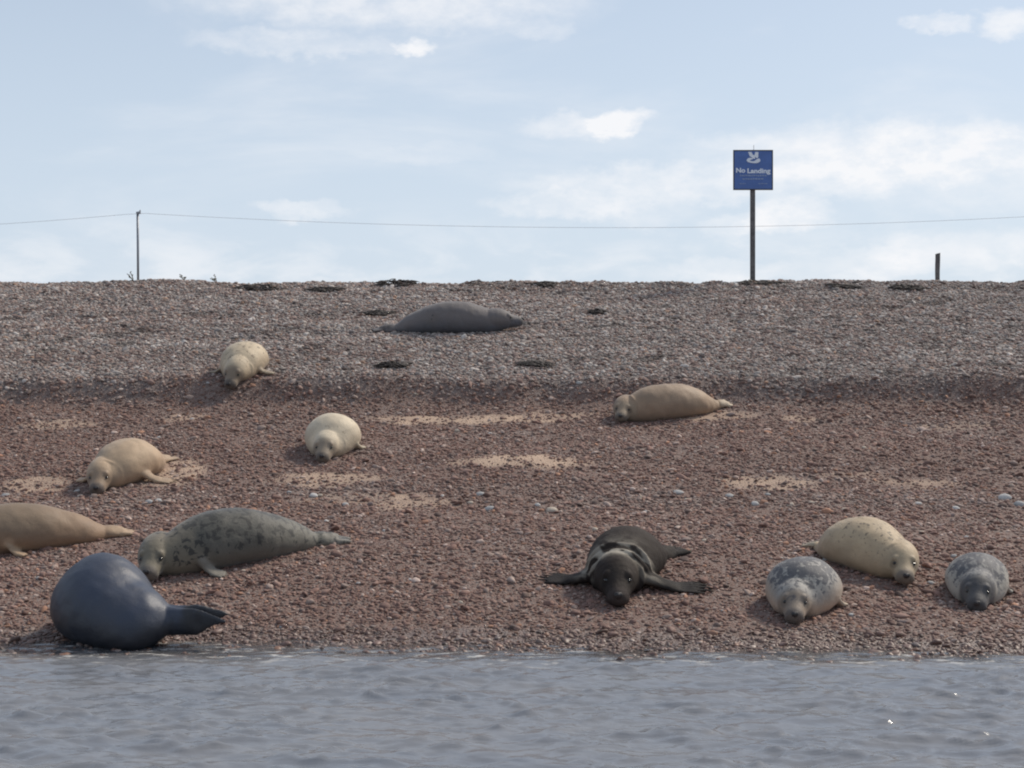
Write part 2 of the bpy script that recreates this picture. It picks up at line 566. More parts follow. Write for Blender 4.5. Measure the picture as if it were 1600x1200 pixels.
# ------------------------------------------------------------------ the water
def build_water():
    xs = np.concatenate([-np.geomspace(160, 6.6, 30), np.arange(-6.5, 6.5, 0.028), np.geomspace(6.6, 160, 30)])
    ys = np.concatenate([np.arange(-60, 6, 3.0), np.arange(6, 8.2, 0.1), np.arange(8.2, 14.0, 0.024)])
    X, Y = np.meshgrid(xs, ys)
    Z = np.zeros_like(X)
    r = np.random.default_rng(5)
    for k in range(80):
        lam = math.exp(r.uniform(math.log(0.09), math.log(0.9)))
        ang = rad(90) + r.normal(0, 0.55)
        amp = 0.0068 * lam ** 0.80 * r.uniform(.4, 1.0)
        ph = r.uniform(0, 6.28)
        kx, ky = 2 * math.pi / lam * math.cos(ang), 2 * math.pi / lam * math.sin(ang)
        w = np.clip(0.40 + 1.25 * vnoise(X / (lam * 3.1), Y / (lam * 2.0), 200 + k), 0.0, 1.6)
        Z += amp * w * np.sin(kx * X + ky * Y + ph + 0.9 * vnoise(X / lam / 2, Y / lam / 2, 300 + k))
    # short steep crests raised by the breeze
    dx, dy = 0.028, 0.024
    ix0, iy0 = int(np.argmin(abs(xs + 6.5))), int(np.argmin(abs(ys - 8.2)))
    for k in range(4200):
        cx, cy = r.uniform(-6.2, 6.2), r.uniform(8.3, 13.2)
        if vnoise(cx / 0.9, cy / 0.5, 400) < r.uniform(-0.7, 0.5):
            continue
        hl = r.uniform(0.03, 0.16)
        hw = r.uniform(0.016, 0.030)
        hh = hw * r.uniform(0.32, 0.88)
        tilt = r.normal(0, 0.14)
        i0, i1 = ix0 + int((cx - 3 * hl + 6.5) / dx), ix0 + int((cx + 3 * hl + 6.5) / dx) + 1
        j0, j1 = iy0 + int((cy - 0.14 - 8.2) / dy), iy0 + int((cy + 0.14 - 8.2) / dy) + 1
        i0, j0 = max(i0, 0), max(j0, 0)
        xx, yy = X[j0:j1, i0:i1] - cx, Y[j0:j1, i0:i1] - cy
        v = yy - tilt * xx - 0.02 * np.sin(xx * 19 + k)
        Z[j0:j1, i0:i1] += hh * np.exp(-(xx / hl) ** 2) * np.exp(-(v / hw) ** 2)
    depth = -terrain(X, Y)
    Z *= 0.25 + 0.75 * sstep(depth, 0.0, 0.10)
    fade = sstep(-np.abs(X), -14, -6.4) * sstep(Y, 4, 8)
    Z *= fade
    me = grid_mesh('water', xs, ys, Z)
    set_attr(me, 'depth', depth + Z)
    m, T, b, out = new_mat('murky_sea_water')
    tc = T.node('ShaderNodeTexCoord')
    o = tc.outputs['Object']
    n1, _ = T.noise(T.mapping(o, (0.35, 1.0, 1.0)), 2.2, 3, 0.6)
    n2, _ = T.noise(T.mapping(o, (0.45, 1.0, 1.0)), 26, 3, 0.6)
    T.put(b.inputs['Base Color'], T.mix(n1, (0.150, 0.170, 0.205), (0.215, 0.208, 0.205)))
    b.inputs['Roughness'].default_value = 0.11
    b.inputs['IOR'].default_value = 1.333
    T.put(b.inputs['Normal'], T.bump(n2, 0.22, 0.02))
    tr = T.node('ShaderNodeBsdfTransparent')
    tr.inputs[0].default_value = (0.80, 0.78, 0.74, 1)
    gl = T.node('ShaderNodeBsdfGlossy')
    gl.inputs['Roughness'].default_value = 0.12
    fr = T.node('ShaderNodeFresnel')
    fr.inputs[0].default_value = 1.333
    thin = T.node('ShaderNodeMixShader')
    T.l.new(fr.outputs[0], thin.inputs[0])
    T.l.new(tr.outputs[0], thin.inputs[1])
    T.l.new(gl.outputs[0], thin.inputs[2])
    ms = T.node('ShaderNodeMixShader')
    T.l.new(T.smooth(T.attr('depth').outputs['Fac'], -0.004, 0.050, 0.12, 1.0), ms.inputs[0])
    T.l.new(thin.outputs[0], ms.inputs[1])
    T.l.new(b.outputs[0], ms.inputs[2])
    # broken foam where the ripples die out
    f1, _ = T.noise(T.mapping(o, (0.5, 1.0, 1.0)), 9, 5, 0.7)
    dep = T.attr('depth').outputs['Fac']
    band = T.math('MULTIPLY', T.smooth(dep, 0.004, 0.020), T.smooth(dep, 0.075, 0.030))
    fo = T.node('ShaderNodeBsdfDiffuse')
    fo.inputs[0].default_value = (0.55, 0.53, 0.50, 1)
    mf = T.node('ShaderNodeMixShader')
    T.l.new(T.math('MULTIPLY', T.math('MULTIPLY', T.smooth(f1, 0.52, 0.66), band), 0.75), mf.inputs[0])
    T.l.new(ms.outputs[0], mf.inputs[1])
    T.l.new(fo.outputs[0], mf.inputs[2])
    T.l.new(mf.outputs[0], out.inputs[0])
    w = link('water', me, m)
    tag(w, 'rippled grey sea water along the shore', 'water', kind='structure')


build_water()


# ------------------------------------------------------------------ seals
def ring(c, S_, U_, w, h, n=44, sag=0.82, wide=0.10):
    th = np.linspace(0, 2 * math.pi, n, endpoint=False)
    cc, ss = np.cos(th), np.sin(th)
    x = np.where(ss < 0, np.sign(cc) * np.abs(cc) ** (0.72 if sag < 1 else 1.0), cc) * w * (1 - wide * ss)
    y = np.where(ss < 0, ss * sag, ss) * h
    return c + x[:, None] * S_ + y[:, None] * U_


def add_loft(V, F, rings):
    b0 = len(V)
    n = len(rings[0])
    for r_ in rings:
        V.extend(r_)
    for i in range(len(rings) - 1):
        for j in range(n):
            a = b0 + i * n + j
            c = b0 + i * n + (j + 1) % n
            F.append((a, c, c + n, a + n))
    for end, i in ((0, 0), (1, len(rings) - 1)):
        V.append(np.mean(rings[i], 0))
        ci = len(V) - 1
        for j in range(n):
            a, c = b0 + i * n + j, b0 + i * n + (j + 1) % n
            F.append((ci, c, a) if end == 0 else (ci, a, c))


def nrm(v):
    return v / max(1e-9, np.linalg.norm(v))


def chain_loft(V, F, pts, ws, hs, up, n=12):
    """a tapered limb along a polyline, flattened along up"""
    P = np.array(pts, float)
    rings = []
    for i in range(len(P)):
        t = nrm(P[min(i + 1, len(P) - 1)] - P[max(i - 1, 0)])
        s = nrm(np.cross(t, up))
        u = nrm(np.cross(s, t))
        rings.append(ring(P[i], s, u, ws[i], hs[i], n, 1.0, 0.0))
    add_loft(V, F, rings)


PROF_T = [.06, .13, .20, .27, .35, .44, .53, .62, .71, .79, .86, .92, .97]
PROF_W = [.42, .56, .72, .86, .96, 1.0, 1.0, .97, .89, .76, .56, .33, .18]
PROF_H = [.50, .62, .76, .89, .97, 1.0, .99, .93, .82, .68, .50, .32, .19]
EYE_MAT = NOSE_MAT = None


def coat_material(name, spot_col, spot_scale, spot_cover, rough=0.6, sheen=0.12, bumpy=0.35, fleck=0.45, coat=0.0, spec=0.25):
    m, T, b, out = new_mat(name)
    tc = T.node('ShaderNodeTexCoord')
    o = tc.outputs['Object']
    col = T.attr('coat').outputs['Color']
    sp = T.attr('spot').outputs['Fac']
    n1, _ = T.noise(o, spot_scale, 4, 0.62, 0.6)
    n2, _ = T.noise(o, 5.0, 4, 0.6)
    n3, _ = T.noise(T.mapping(o, (1, 1, 1)), 130, 2, 0.6)
    c = T.mix(T.math('MULTIPLY', T.smooth(n2, 0.35, 0.7), fleck), col, T.mix(0.5, col, (0.10, 0.085, 0.07)))
    thr = T.math('SUBTRACT', 1.0 - spot_cover, T.math('MULTIPLY', sp, 0.17))
    msk = T.smooth(T.math('SUBTRACT', n1, thr), -0.03, 0.035)
    c = T.mix(T.math('MULTIPLY', msk, T.smooth(sp, 0.0, 0.25, 0.0, 0.85)), c, spot_col)
    c = T.mix(T.smooth(n3, 0.3, 0.7, 0.0, 0.22), c, T.mix(0.5, c, (0.02, 0.02, 0.02)))
    T.put(b.inputs['Base Color'], c)
    b.inputs['Roughness'].default_value = rough
    b.inputs['Specular IOR Level'].default_value = spec
    b.inputs['Sheen Weight'].default_value = sheen
    b.inputs['Sheen Roughness'].default_value = 0.5
    b.inputs['Coat Weight'].default_value = coat
    b.inputs['Coat Roughness'].default_value = 0.25
    nw, _ = T.noise(o, 16, 4, 0.6, 0.5)
    nf, _ = T.noise(T.mapping(o, (1, 1, 2.2)), 55, 3, 0.65, 0.8)
    h = T.math('ADD', T.math('ADD', T.math('MULTIPLY', n3, 0.22), T.math('MULTIPLY', nf, 0.30)), nw)
    T.put(b.inputs['Normal'], T.bump(h, bumpy, 0.02))
    return m


def simple_mat(name, col, rough=0.5, spec=0.5, metal=0.0, grain=0.15, gscale=30):
    m, T, b, out = new_mat(name)
    tc = T.node('ShaderNodeTexCoord')
    n, _ = T.noise(tc.outputs['Object'], gscale, 4, 0.6)
    T.put(b.inputs['Base Color'], T.mix(T.smooth(n, 0.25, 0.75, 0.0, 1.0), tuple(c * (1 - grain) for c in col), tuple(min(1, c * (1 + grain)) for c in col)))
    b.inputs['Roughness'].default_value = rough
    b.inputs['Metallic'].default_value = metal
    b.inputs['Specular IOR Level'].default_value = spec
    return m


EYE_MAT = simple_mat('seal_eye', (0.012, 0.010, 0.009), 0.12, 0.6)
NOSE_MAT = simple_mat('seal_nose', (0.030, 0.026, 0.026), 0.45, 0.5)
PENDING = []


def seal(label, nose, phi, L, W, H, hs=0.125, bend=0.0, yaw=0.0, pitch=0.0, lift=0.0, muzzle=1.0, coat=None, mat=None,
         fore=(), hind=(12, 1.0, 0.0), sink=0.04, folds=0, fold_r=.0105, rump_k=0.0, side_shift=0.0, voxel=0.0115, at=None, tail_lift=0.0, bexp=1.6, name='grey_seal', group='grey seals hauled out on the beach'):
    P0 = ground(*nose) if at is None else np.array([at[0], at[1], float(terrain(at[0], at[1], False))])
    # plan curve of the spine, head to tail
    N = 60
    ts = np.linspace(0, 1, N)
    ang = rad(phi) + rad(bend) * ts ** bexp
    seg = L / (N - 1)
    px = P0[0] + np.concatenate([[0], np.cumsum(np.cos(ang[:-1]) * seg)])
    py = P0[1] + np.concatenate([[0], np.cumsum(np.sin(ang[:-1]) * seg)])
    gz = terrain(px, py, False)
    # the body is stiff: fit a gentle curve through the ground below it
    cf = np.polyfit(ts, gz, 2)
    gz = np.polyval(cf, ts)
    G = np.stack([px, py, gz], -1)
    origin = G[N // 2].copy()
    e = 0.35
    mx, my = G[N // 2][:2]
    nx_ = -(float(terrain(mx + e, my, False)) - float(terrain(mx - e, my, False))) / (2 * e)
    ny_ = -(float(terrain(mx, my + e, False)) - float(terrain(mx, my - e, False))) / (2 * e)
    UP = nrm(np.array([nx_, ny_, 1.0]))
    V, F = [], []

    def at_t(t):
        return np.array([np.interp(t, ts, G[:, k]) for k in range(3)])

    def frame(t):
        T_ = nrm(at_t(min(t + .02, 1)) - at_t(max(t - .02, 0)))
        S_ = nrm(np.cross(T_, UP))
        return T_, S_, nrm(np.cross(S_, T_))
    hh = H / 1.82
    rr = np.random.default_rng(int(abs(nose[0]) * 7 + abs(nose[1])))
    jph = rr.uniform(0, 6.28)
    rings, cen, wid, hei = [], [], [], []
    tt = np.linspace(PROF_T[0], PROF_T[-1], 52)
    pw = np.interp(tt, PROF_T, PROF_W)
    ph = np.interp(tt, PROF_T, PROF_H)
    kk = np.array([.25, .5, .25])
    for _ in range(5):
        pw[1:-1] = np.convolve(pw, kk, 'valid')
        ph[1:-1] = np.convolve(ph, kk, 'valid')
    fat = 1 + rump_k * sstep(tt, .72, .92)
    pw, ph = pw * fat, ph * fat
    hz = hs * 0.90 + lift           # height of the skull centre above the ground
    for i, t in enumerate(tt):
        T_, S_, U_ = frame(t)
        jig = 1 + 0.02 * math.sin(9 * t + jph)
        w, h = W / 2 * pw[i] * jig, hh * ph[i] * jig
        zc = h * 0.82 - sink
        a = float(sstep(t, 0.05, 0.30))
        zc = zc * a + max(zc, hz * 0.85) * (1 - a)
        zc += tail_lift * float(sstep(t, .8, 1.0))
        c = at_t(t) + U_ * zc + S_ * side_shift * math.sin(math.pi * t)
        rings.append(ring(c, S_, U_, w, h))
        cen.append(c)
        wid.append(w)
        hei.append(h)
    add_loft(V, F, rings)
    cen, wid, hei = np.array(cen), np.array(wid), np.array(hei)
    # head
    T0, S0, U0 = frame(0.08)
    A = -T0
    q = Matrix.Rotation(rad(yaw), 3, Vector(U0))
    A = np.array(q @ Vector(A))
    Sd = nrm(np.cross(A, U0))
    q2 = Matrix.Rotation(rad(pitch), 3, Vector(Sd))
    A = nrm(np.array(q2 @ Vector(A)))
    Hu = nrm(np.cross(Sd, A))
    hc = at_t(0.12) + U0 * hz
    m_ = muzzle
    HS = [(-1.35, .95, .90, -.05), (-.9, 1.05, .98, 0), (-.4, 1.08, 1.0, .02), (0, 1.03, .97, .02), (.35, .95, .88, 0), (.65, .83, .77, -.05),
          (.9, .70, .66, -.12), (1.15, .60, .57, -.19), (1.15 + .25 * m_, .56, .51, -.23), (1.15 + .5 * m_, .51, .45, -.25), (1.15 + .68 * m_, .40, .35, -.25), (1.15 + .78 * m_, .22, .20, -.24)]
    rings = [ring(hc + A * a * hs + Hu * o_ * hs, Sd, Hu, w * hs, h * hs, 24, 1.0, 0.06) for a, w, h, o_ in HS]
    add_loft(V, F, rings)
    for sgn in (-1, 1):      # whisker pads and brows
        for (a, l, v, r_) in ((1.1 + .42 * m_, .27, -.36, .30), (.62, .46, .42, .24)):
            c = hc + (A * a + Sd * l * sgn + Hu * v) * hs
            rg = [ring(c + A * k * r_ * hs, Sd, Hu, r_ * hs * math.sqrt(max(.02, 1 - k * k)), r_ * hs * math.sqrt(max(.02, 1 - k * k)), 12, 1, 0) for k in (-.95, -.6, -.2, .2, .6, .95)]
            add_loft(V, F, rg)
    flip_pts = []

    def flipper(base, direction, up, length, width, ndig=5, curl=0.0, droop=True, spread=11, root=None, order=(.86, 1.0, .97, .88, .74)):
        """palm and digits of a flipper lying on the shingle"""
        d = nrm(direction)
        s = nrm(np.cross(up, d))

        def lay(p, hgt):
            p = np.array(p)
            if droop:
                g = float(terrain(p[0], p[1], False))
                p[2] = max(g + hgt, p[2] if not droop else g + hgt)
            return p
        mid = base + d * length * .45
        palm = [root if root is not None else base - d * length * .25, base, lay(base + d * length * .25, .05), lay(mid, .030)]
        wdt = [width * .62, width * .60, width * .55, width * .56]
        chain_loft(V, F, palm, wdt, [width * .42, width * .36, width * .24, .024], up)
        flip_pts.extend(palm[1:])
        for k in range(ndig):
            f = k - (ndig - 1) / 2
            a = rad(spread * f / 2)
            dd = d * math.cos(a) + s * math.sin(a)
            b0 = mid - d * length * .12 + s * f * width * .19
            ln = length * .62 * order[k]
            p = [lay(b0 + dd * ln * u, .026 - .012 * u) + up * curl * u * u * ln for u in (0, .35, .7, 1.0)]
            chain_loft(V, F, p, [width * .19, width * .18, width * .135, width * .05], [.022, .019, .014, .008], up, 8)
            flip_pts.extend(p)
    for (t, sgn, spread_ang, length, width) in fore:
        T_, S_, U_ = frame(t)
        w = np.interp(t, tt, wid)
        h = np.interp(t, tt, hei)
        # spread_ang: 0 = straight out to the side, + = swept to the tail
        d = S_ * sgn * math.cos(rad(spread_ang)) + T_ * math.sin(rad(spread_ang))
        gp = at_t(t)
        base = gp + S_ * sgn * w * .88 + U_ * (h * .45)
        root = gp + S_ * sgn * w * .55 + U_ * (h * .75)
        flipper(base, d, U_, length, width, root=root)
    if hind:
        spread_h, size, swing = hind[:3]
        T_, S_, U_ = frame(.97)
        base = at_t(.95) + U_ * (.05 + tail_lift)
        for sgn in (-1, 1):
            a = rad(swing + sgn * spread_h)
            d = T_ * math.cos(a) + S_ * math.sin(a)
            up = nrm(U_ * math.cos(rad(35)) + S_ * sgn * math.sin(rad(35)))
            if len(hind) > 3:      # soles pressed together, blades upright
                up = S_ * sgn
            o_ = (.8, .78, .82, .92, 1.05) if len(hind) < 4 else (.45, .68, .92, 1.10, .95)
            o_ = o_ if sgn > 0 else o_[::-1]
            flipper(base + S_ * sgn * .035 + d * .05, d, up, .34 * size, .15 * size, droop=(tail_lift == 0), spread=(18 if len(hind) < 4 else -9), order=o_, curl=.1)
    if folds:                 # loose rolls of skin round the neck
        for k in range(folds):
            t = .19 + .055 * k
            T_, S_, U_ = frame(t)
            i = int(np.argmin(abs(tt - t)))
            rg = []
            for th in np.linspace(rad(-35), rad(215), 22):
                wob = 1 + .03 * math.sin(5 * th + k * 2)
                p = cen[i] + S_ * math.cos(th) * wid[i] * .985 * wob + U_ * math.sin(th) * hei[i] * .99 * wob + T_ * .02 * math.sin(3 * th + 2 * k)
                rg.append(p)
            chain_loft(V, F, rg, [fold_r] * 22, [fold_r] * 22, T_, 10)
    Vn = np.array(V) - origin
    me = mesh_from('tmp', Vn, F)
    o = bpy.data.objects.new('tmp', me)
    COL.objects.link(o)
    md = o.modifiers.new('r', 'REMESH')
    md.mode = 'VOXEL'
    md.voxel_size = voxel
    md2 = o.modifiers.new('s', 'SMOOTH')
    md2.factor = 0.5
    md2.iterations = 7
    PENDING.append(dict(o=o, name=name, label=label, group=group, origin=origin, cen=cen - origin, wid=wid, hei=hei, tt=tt, UP=UP, A=A, Sd=Sd, Hu=Hu, hc=hc - origin,
                        hs=hs, m=m_, flip=np.array(flip_pts) - origin if flip_pts else None, coat=coat, mat=mat))


def finish_seals():
    dg = bpy.context.evaluated_depsgraph_get()
    dg.update()
    for p in PENDING:
        ev = p['o'].evaluated_get(dg)
        me = bpy.data.meshes.new_from_object(ev)
        old = p['o'].data
        bpy.data.objects.remove(p['o'])
        bpy.data.meshes.remove(old)
        me.name = 'seal_body'
        n = len(me.vertices)
        co = np.empty(n * 3, np.float32)
        me.vertices.foreach_get('co', co)
        co = co.reshape(-1, 3).astype(float)
        sd = Vector((len(PENDING) * 3.1 + p['origin'][0] * 5, p['origin'][1] * 3, 0))
        nr = np.empty(n * 3, np.float32)
        me.vertices.foreach_get('normal', nr)
        nr = nr.reshape(-1, 3)
        hd = np.sqrt(((co - p['hc']) ** 2).sum(1)) / p['hs']
        big = 0.010 if p['mat'] is M_wet else 0.016
        lump = np.array([big * mnoise.noise(Vector(c) * 3.2 + sd) + 0.0055 * mnoise.noise(Vector(c) * 10.0 + sd) for c in co])
        co = co + nr * (lump * sstep(hd, 1.2, 2.4))[:, None]
        me.vertices.foreach_set('co', co.astype(np.float32).ravel())
        # body coordinates
        D2 = ((co[:, None, :] - p['cen'][None]) ** 2).sum(-1)
        ix = D2.argmin(1)
        t = p['tt'][ix]
        rel = co - p['cen'][ix]
        up = (rel @ p['UP']) / p['hei'][ix]
        rr = np.sqrt(D2[np.arange(n), ix]) / np.maximum(p['wid'][ix], p['hei'][ix])
        hrel = (co - p['hc']) / p['hs']
        ha, hl, hv = hrel @ p['A'], hrel @ p['Sd'], hrel @ p['Hu']
        head = sstep(ha, -0.9, 0.1) * sstep(-np.sqrt(hl ** 2 + hv ** 2), -1.45, -1.0)
        if p['flip'] is not None:
            dfl = np.sqrt(((co[:, None, :] - p['flip'][None]) ** 2).sum(-1).min(1))
            fl = sstep(-dfl, -.09, -.04) * sstep(rr, 0.85, 1.05)
        else:
            fl = np.zeros(n)
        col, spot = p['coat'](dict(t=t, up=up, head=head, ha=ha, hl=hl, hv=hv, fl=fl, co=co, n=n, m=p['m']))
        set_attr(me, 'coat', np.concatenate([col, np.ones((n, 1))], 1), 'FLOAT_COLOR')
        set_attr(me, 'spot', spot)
        me.polygons.foreach_set('use_smooth', np.ones(len(me.polygons), bool))
        while len(me.materials):
            me.materials.pop()
        root = link(p['name'], me, p['mat'])
        root.location = p['origin']
        tag(root, p['label'], 'seal', p['group'])
        # eyes and nose seated on the face
        bvh = BVHTree.FromPolygons([tuple(v) for v in co], [tuple(f.vertices) for f in me.polygons])
        hs, A, Sd, Hu, hc = p['hs'], p['A'], p['Sd'], p['Hu'], p['hc']
        R = Matrix((A, Sd, Hu)).transposed()
        for sgn in (-1, 1):
            tgt = hc + (A * .55 + Sd * sgn * .25 + Hu * .12) * hs
            src = hc + (A * 1.75 + Sd * sgn * 1.30 + Hu * .62) * hs
            hit = bvh.ray_cast(Vector(src), Vector(nrm(tgt - src)))
            pos = np.array(hit[0]) if hit[0] is not None else hc + (A * .8 + Sd * sgn * .6 + Hu * .3) * hs
            e = link('eye', eye_mesh(), EYE_MAT, root)
            e.location = pos + nrm(tgt - src) * 0.05 * hs
            e.rotation_euler = R.to_euler()
            e.scale = (hs * .12, hs * .135, hs * .095)
        src = hc + (A * 3.2 + Hu * .10) * hs
        tgt = hc + (A * 1.2 - Hu * .12) * hs
        hit = bvh.ray_cast(Vector(src), Vector(nrm(tgt - src)))
        if hit[0] is not None:
            e = link('nose', nose_mesh(), NOSE_MAT, root)
            e.location = np.array(hit[0]) - A * .06 * hs
            e.rotation_euler = R.to_euler()
            e.scale = (hs * .20, hs * .25, hs * .17)


_shared = {}


def eye_mesh():
    if 'eye' not in _shared:
        bm = bmesh.new()
        bmesh.ops.create_uvsphere(bm, u_segments=14, v_segments=9, radius=1)
        me = bpy.data.meshes.new('eye')
        bm.to_mesh(me)
        me.polygons.foreach_set('use_smooth', [True] * len(me.polygons))
        _shared['eye'] = me
    return _shared['eye']


def nose_mesh():
    """a leathery pad, broad above, with two slanting nostril slits"""
    if 'nose' not in _shared:
        bm = bmesh.new()
        bmesh.ops.create_uvsphere(bm, u_segments=20, v_segments=14, radius=1)
        for v in bm.verts:
            v.co.y *= 0.72 + 0.32 * v.co.z
            d = min(abs(abs(v.co.y) - (.30 + .2 * v.co.z)), 1)
            if v.co.x > 0.3 and d < .16:
                v.co.x -= .35
        me = bpy.data.meshes.new('nose')
        bm.to_mesh(me)
        me.polygons.foreach_set('use_smooth', [True] * len(me.polygons))
        _shared['nose'] = me
    return _shared['nose']


def lerp3(a, b, f):
    return np.asarray(a)[None, :] * (1 - f)[:, None] + np.asarray(b)[None, :] * f[:, None]


def mixc(c, b, f):
    return c * (1 - f)[:, None] + np.asarray(b)[None, :] * f[:, None]


def coat_fn(back, belly, face=None, face_amt=0.0, face_from=0.1, muz=None, muz_amt=0.7, flip=None, spot_top=0.0, spot_side=0.0, neck=None, rump=None, split=(-.3, .6), collar=None):
    def f(g):
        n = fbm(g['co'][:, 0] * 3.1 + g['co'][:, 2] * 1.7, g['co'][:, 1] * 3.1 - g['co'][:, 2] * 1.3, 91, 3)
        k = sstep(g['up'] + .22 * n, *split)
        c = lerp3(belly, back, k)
        if rump is not None:
            c = mixc(c, rump, .8 * sstep(g['t'] + .06 * n, .55, .85))
        if neck is not None:
            c = mixc(c, neck, .85 * sstep(-g['t'] + .03 * n, -.36, -.20))
        if face is not None:
            c = mixc(c, face, face_amt * g['head'] * sstep(g['ha'] + .15 * n, face_from, face_from + .55))
        if muz is not None:
            c = mixc(c, muz, muz_amt * g['head'] * sstep(g['ha'], 1.0 + .35 * g['m'], 1.2 + .5 * g['m']))
        if collar is not None:      # pale rubbed fur on the neck rolls
            c = mixc(c, collar, .8 * sstep(g['up'], -.5, .3) * np.exp(-((g['t'] - .25) / .09) ** 2) * (1 - g['head']) * sstep(fbm(g['co'][:, 0] * 11 + g['co'][:, 2] * 8, g['co'][:, 1] * 16 + g['co'][:, 2] * 7, 97, 3), -.22, .10))
        # wet dark rims round the eyes
        for s in (-1, 1):
            q = (g['ha'] - .88) ** 2 / .09 + (g['hl'] - s * .58) ** 2 / .10 + (g['hv'] - .18) ** 2 / .09
            c = mixc(c, c.mean(0) * .35, .7 * sstep(-q, -1.4, -.2) * sstep(g['ha'], .1, .4))
        if flip is not None:
            c = mixc(c, flip, .85 * g['fl'])
        spot = np.clip(spot_top * sstep(g['up'], .1, .8) + spot_side * sstep(g['up'], -.5, .2), 0, 1) * (1 - .8 * g['head'])
        return c, spot
    return f


CREAM = (.54, .405, .26)
TAN = (.42, .295, .185)
M_cream = coat_material('coat_cream', (.20, .155, .11), 17, .31, bumpy=.30)
M_tan = coat_material('coat_tan', (.24, .15, .09), 12, .28, bumpy=.28)
M_fleck = coat_material('coat_flecked', (.13, .105, .075), 24, .33, bumpy=.32)
M_green = coat_material('coat_mottled', (.030, .029, .027), 12, .335, bumpy=.35, sheen=.2)
M_grey = coat_material('coat_spotted', (.075, .075, .085), 20, .40, bumpy=.35)
M_dark = coat_material('coat_bull', (.02, .018, .017), 8, .35, rough=.7, bumpy=.55, sheen=0.0, spec=.12)
M_bull = coat_material('coat_slate', (.05, .05, .055), 6, .26, rough=.65, bumpy=.35, sheen=.15)
M_wet = coat_material('coat_wet', (.020, .024, .034), 5, .26, rough=.50, sheen=0.0, bumpy=.22, fleck=.3, spec=.5)

# the slate bull high on the bank
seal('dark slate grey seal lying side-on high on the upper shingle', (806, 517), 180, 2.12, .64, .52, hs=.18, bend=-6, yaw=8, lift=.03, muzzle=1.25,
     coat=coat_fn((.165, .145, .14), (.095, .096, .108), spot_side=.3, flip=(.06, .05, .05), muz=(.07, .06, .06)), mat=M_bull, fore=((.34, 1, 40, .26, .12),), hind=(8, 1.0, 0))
# cream seal at the lip of the berm
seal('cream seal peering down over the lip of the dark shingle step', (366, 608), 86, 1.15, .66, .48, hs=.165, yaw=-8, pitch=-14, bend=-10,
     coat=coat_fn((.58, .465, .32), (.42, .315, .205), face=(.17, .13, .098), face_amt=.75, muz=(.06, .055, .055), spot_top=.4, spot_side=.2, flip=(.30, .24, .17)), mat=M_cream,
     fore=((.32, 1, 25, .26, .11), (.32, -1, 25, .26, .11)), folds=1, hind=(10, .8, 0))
# tan seal below the berm
seal('tan seal stretched below the shingle step with its face turned to the water', (953, 656), 17, 1.72, .60, .48, hs=.155, bend=4, yaw=58, lift=.01,
     coat=coat_fn((.32, .225, .15), (.28, .20, .14), face=(.30, .235, .165), face_amt=.7, muz=(.08, .068, .06), spot_top=.1, flip=(.5, .40, .29), rump=(.37, .25, .155)), mat=M_tan,
     fore=(), folds=1, hind=(10, .6, -8))
# cream seal in the middle
seal('plump cream seal facing the water with a grey brown face', (507, 719), 86, 1.08, .70, .49, hs=.165, bend=-10, yaw=0, pitch=-8,
     coat=coat_fn((.66, .55, .40), (.50, .405, .285), face=(.19, .145, .108), face_amt=.75, muz=(.07, .06, .055), spot_top=.15, spot_side=.1, flip=(.42, .35, .25)), mat=M_cream,
     fore=((.40, 1, 70, .22, .12),), folds=1, hind=(10, .8, 0))
# tan seal with the flipper out
seal('pale tan seal with one fore flipper stretched out onto bare sand', (146, 768), 64, 1.25, .70, .50, hs=.17, bend=0, yaw=28, pitch=-8,
     coat=coat_fn((.48, .345, .225), (.39, .265, .17), face=(.25, .18, .125), face_amt=.7, muz=(.06, .055, .06), spot_top=.15, flip=(.42, .30, .20)), mat=M_tan,
     fore=((.42, 1, 22, .46, .13), (.20, -1, 0, .28, .11)), folds=1, hind=(12, .8, 0))
# tan seal cut by the left edge
seal('tan seal cut off by the left edge of the picture, hind flippers together', (-132, 874), 22, 1.98, .58, .50, hs=.145, bend=6, yaw=10,
     coat=coat_fn((.23, .165, .11), (.27, .175, .11), face=(.2, .16, .12), face_amt=.6, flip=(.44, .31, .20), rump=(.33, .215, .135)), mat=M_tan,
     fore=((.44, 1, 62, .22, .10),), rump_k=.12, hind=(7, .8, 0))
# large mottled seal
seal('large olive grey mottled seal resting its head behind the wet dark seal', (207, 903), 33, 2.05, .66, .55, hs=.175, bend=-4, yaw=52, pitch=-10, lift=.02,
     coat=coat_fn((.085, .082, .070), (.125, .112, .09), face=(.185, .16, .115), face_amt=.8, face_from=-.5, muz=(.13, .11, .10), spot_side=.75, spot_top=.15, neck=(.19, .16, .115), flip=(.20, .18, .15), rump=(.17, .16, .13)),
     mat=M_green, fore=((.30, 1, 45, .28, .13),), hind=(8, 1.0, 0))
# wet dark seal at the water's edge
seal('big wet blue black seal at the waterline seen from behind', (140, 959), -69, 1.47, .87, .76, hs=.14, bend=82, bexp=1.9, yaw=0,
     coat=coat_fn((.038, .048, .076), (.020, .024, .035), flip=(.014, .015, .019), spot_top=.2), mat=M_wet, fore=((.24, -1, 30, .44, .14),), hind=(6, 1.4, 16, 'v'), tail_lift=.17, rump_k=.30, voxel=.012)  # blue, lighter back: sky reflection on the lit top painted into the coat
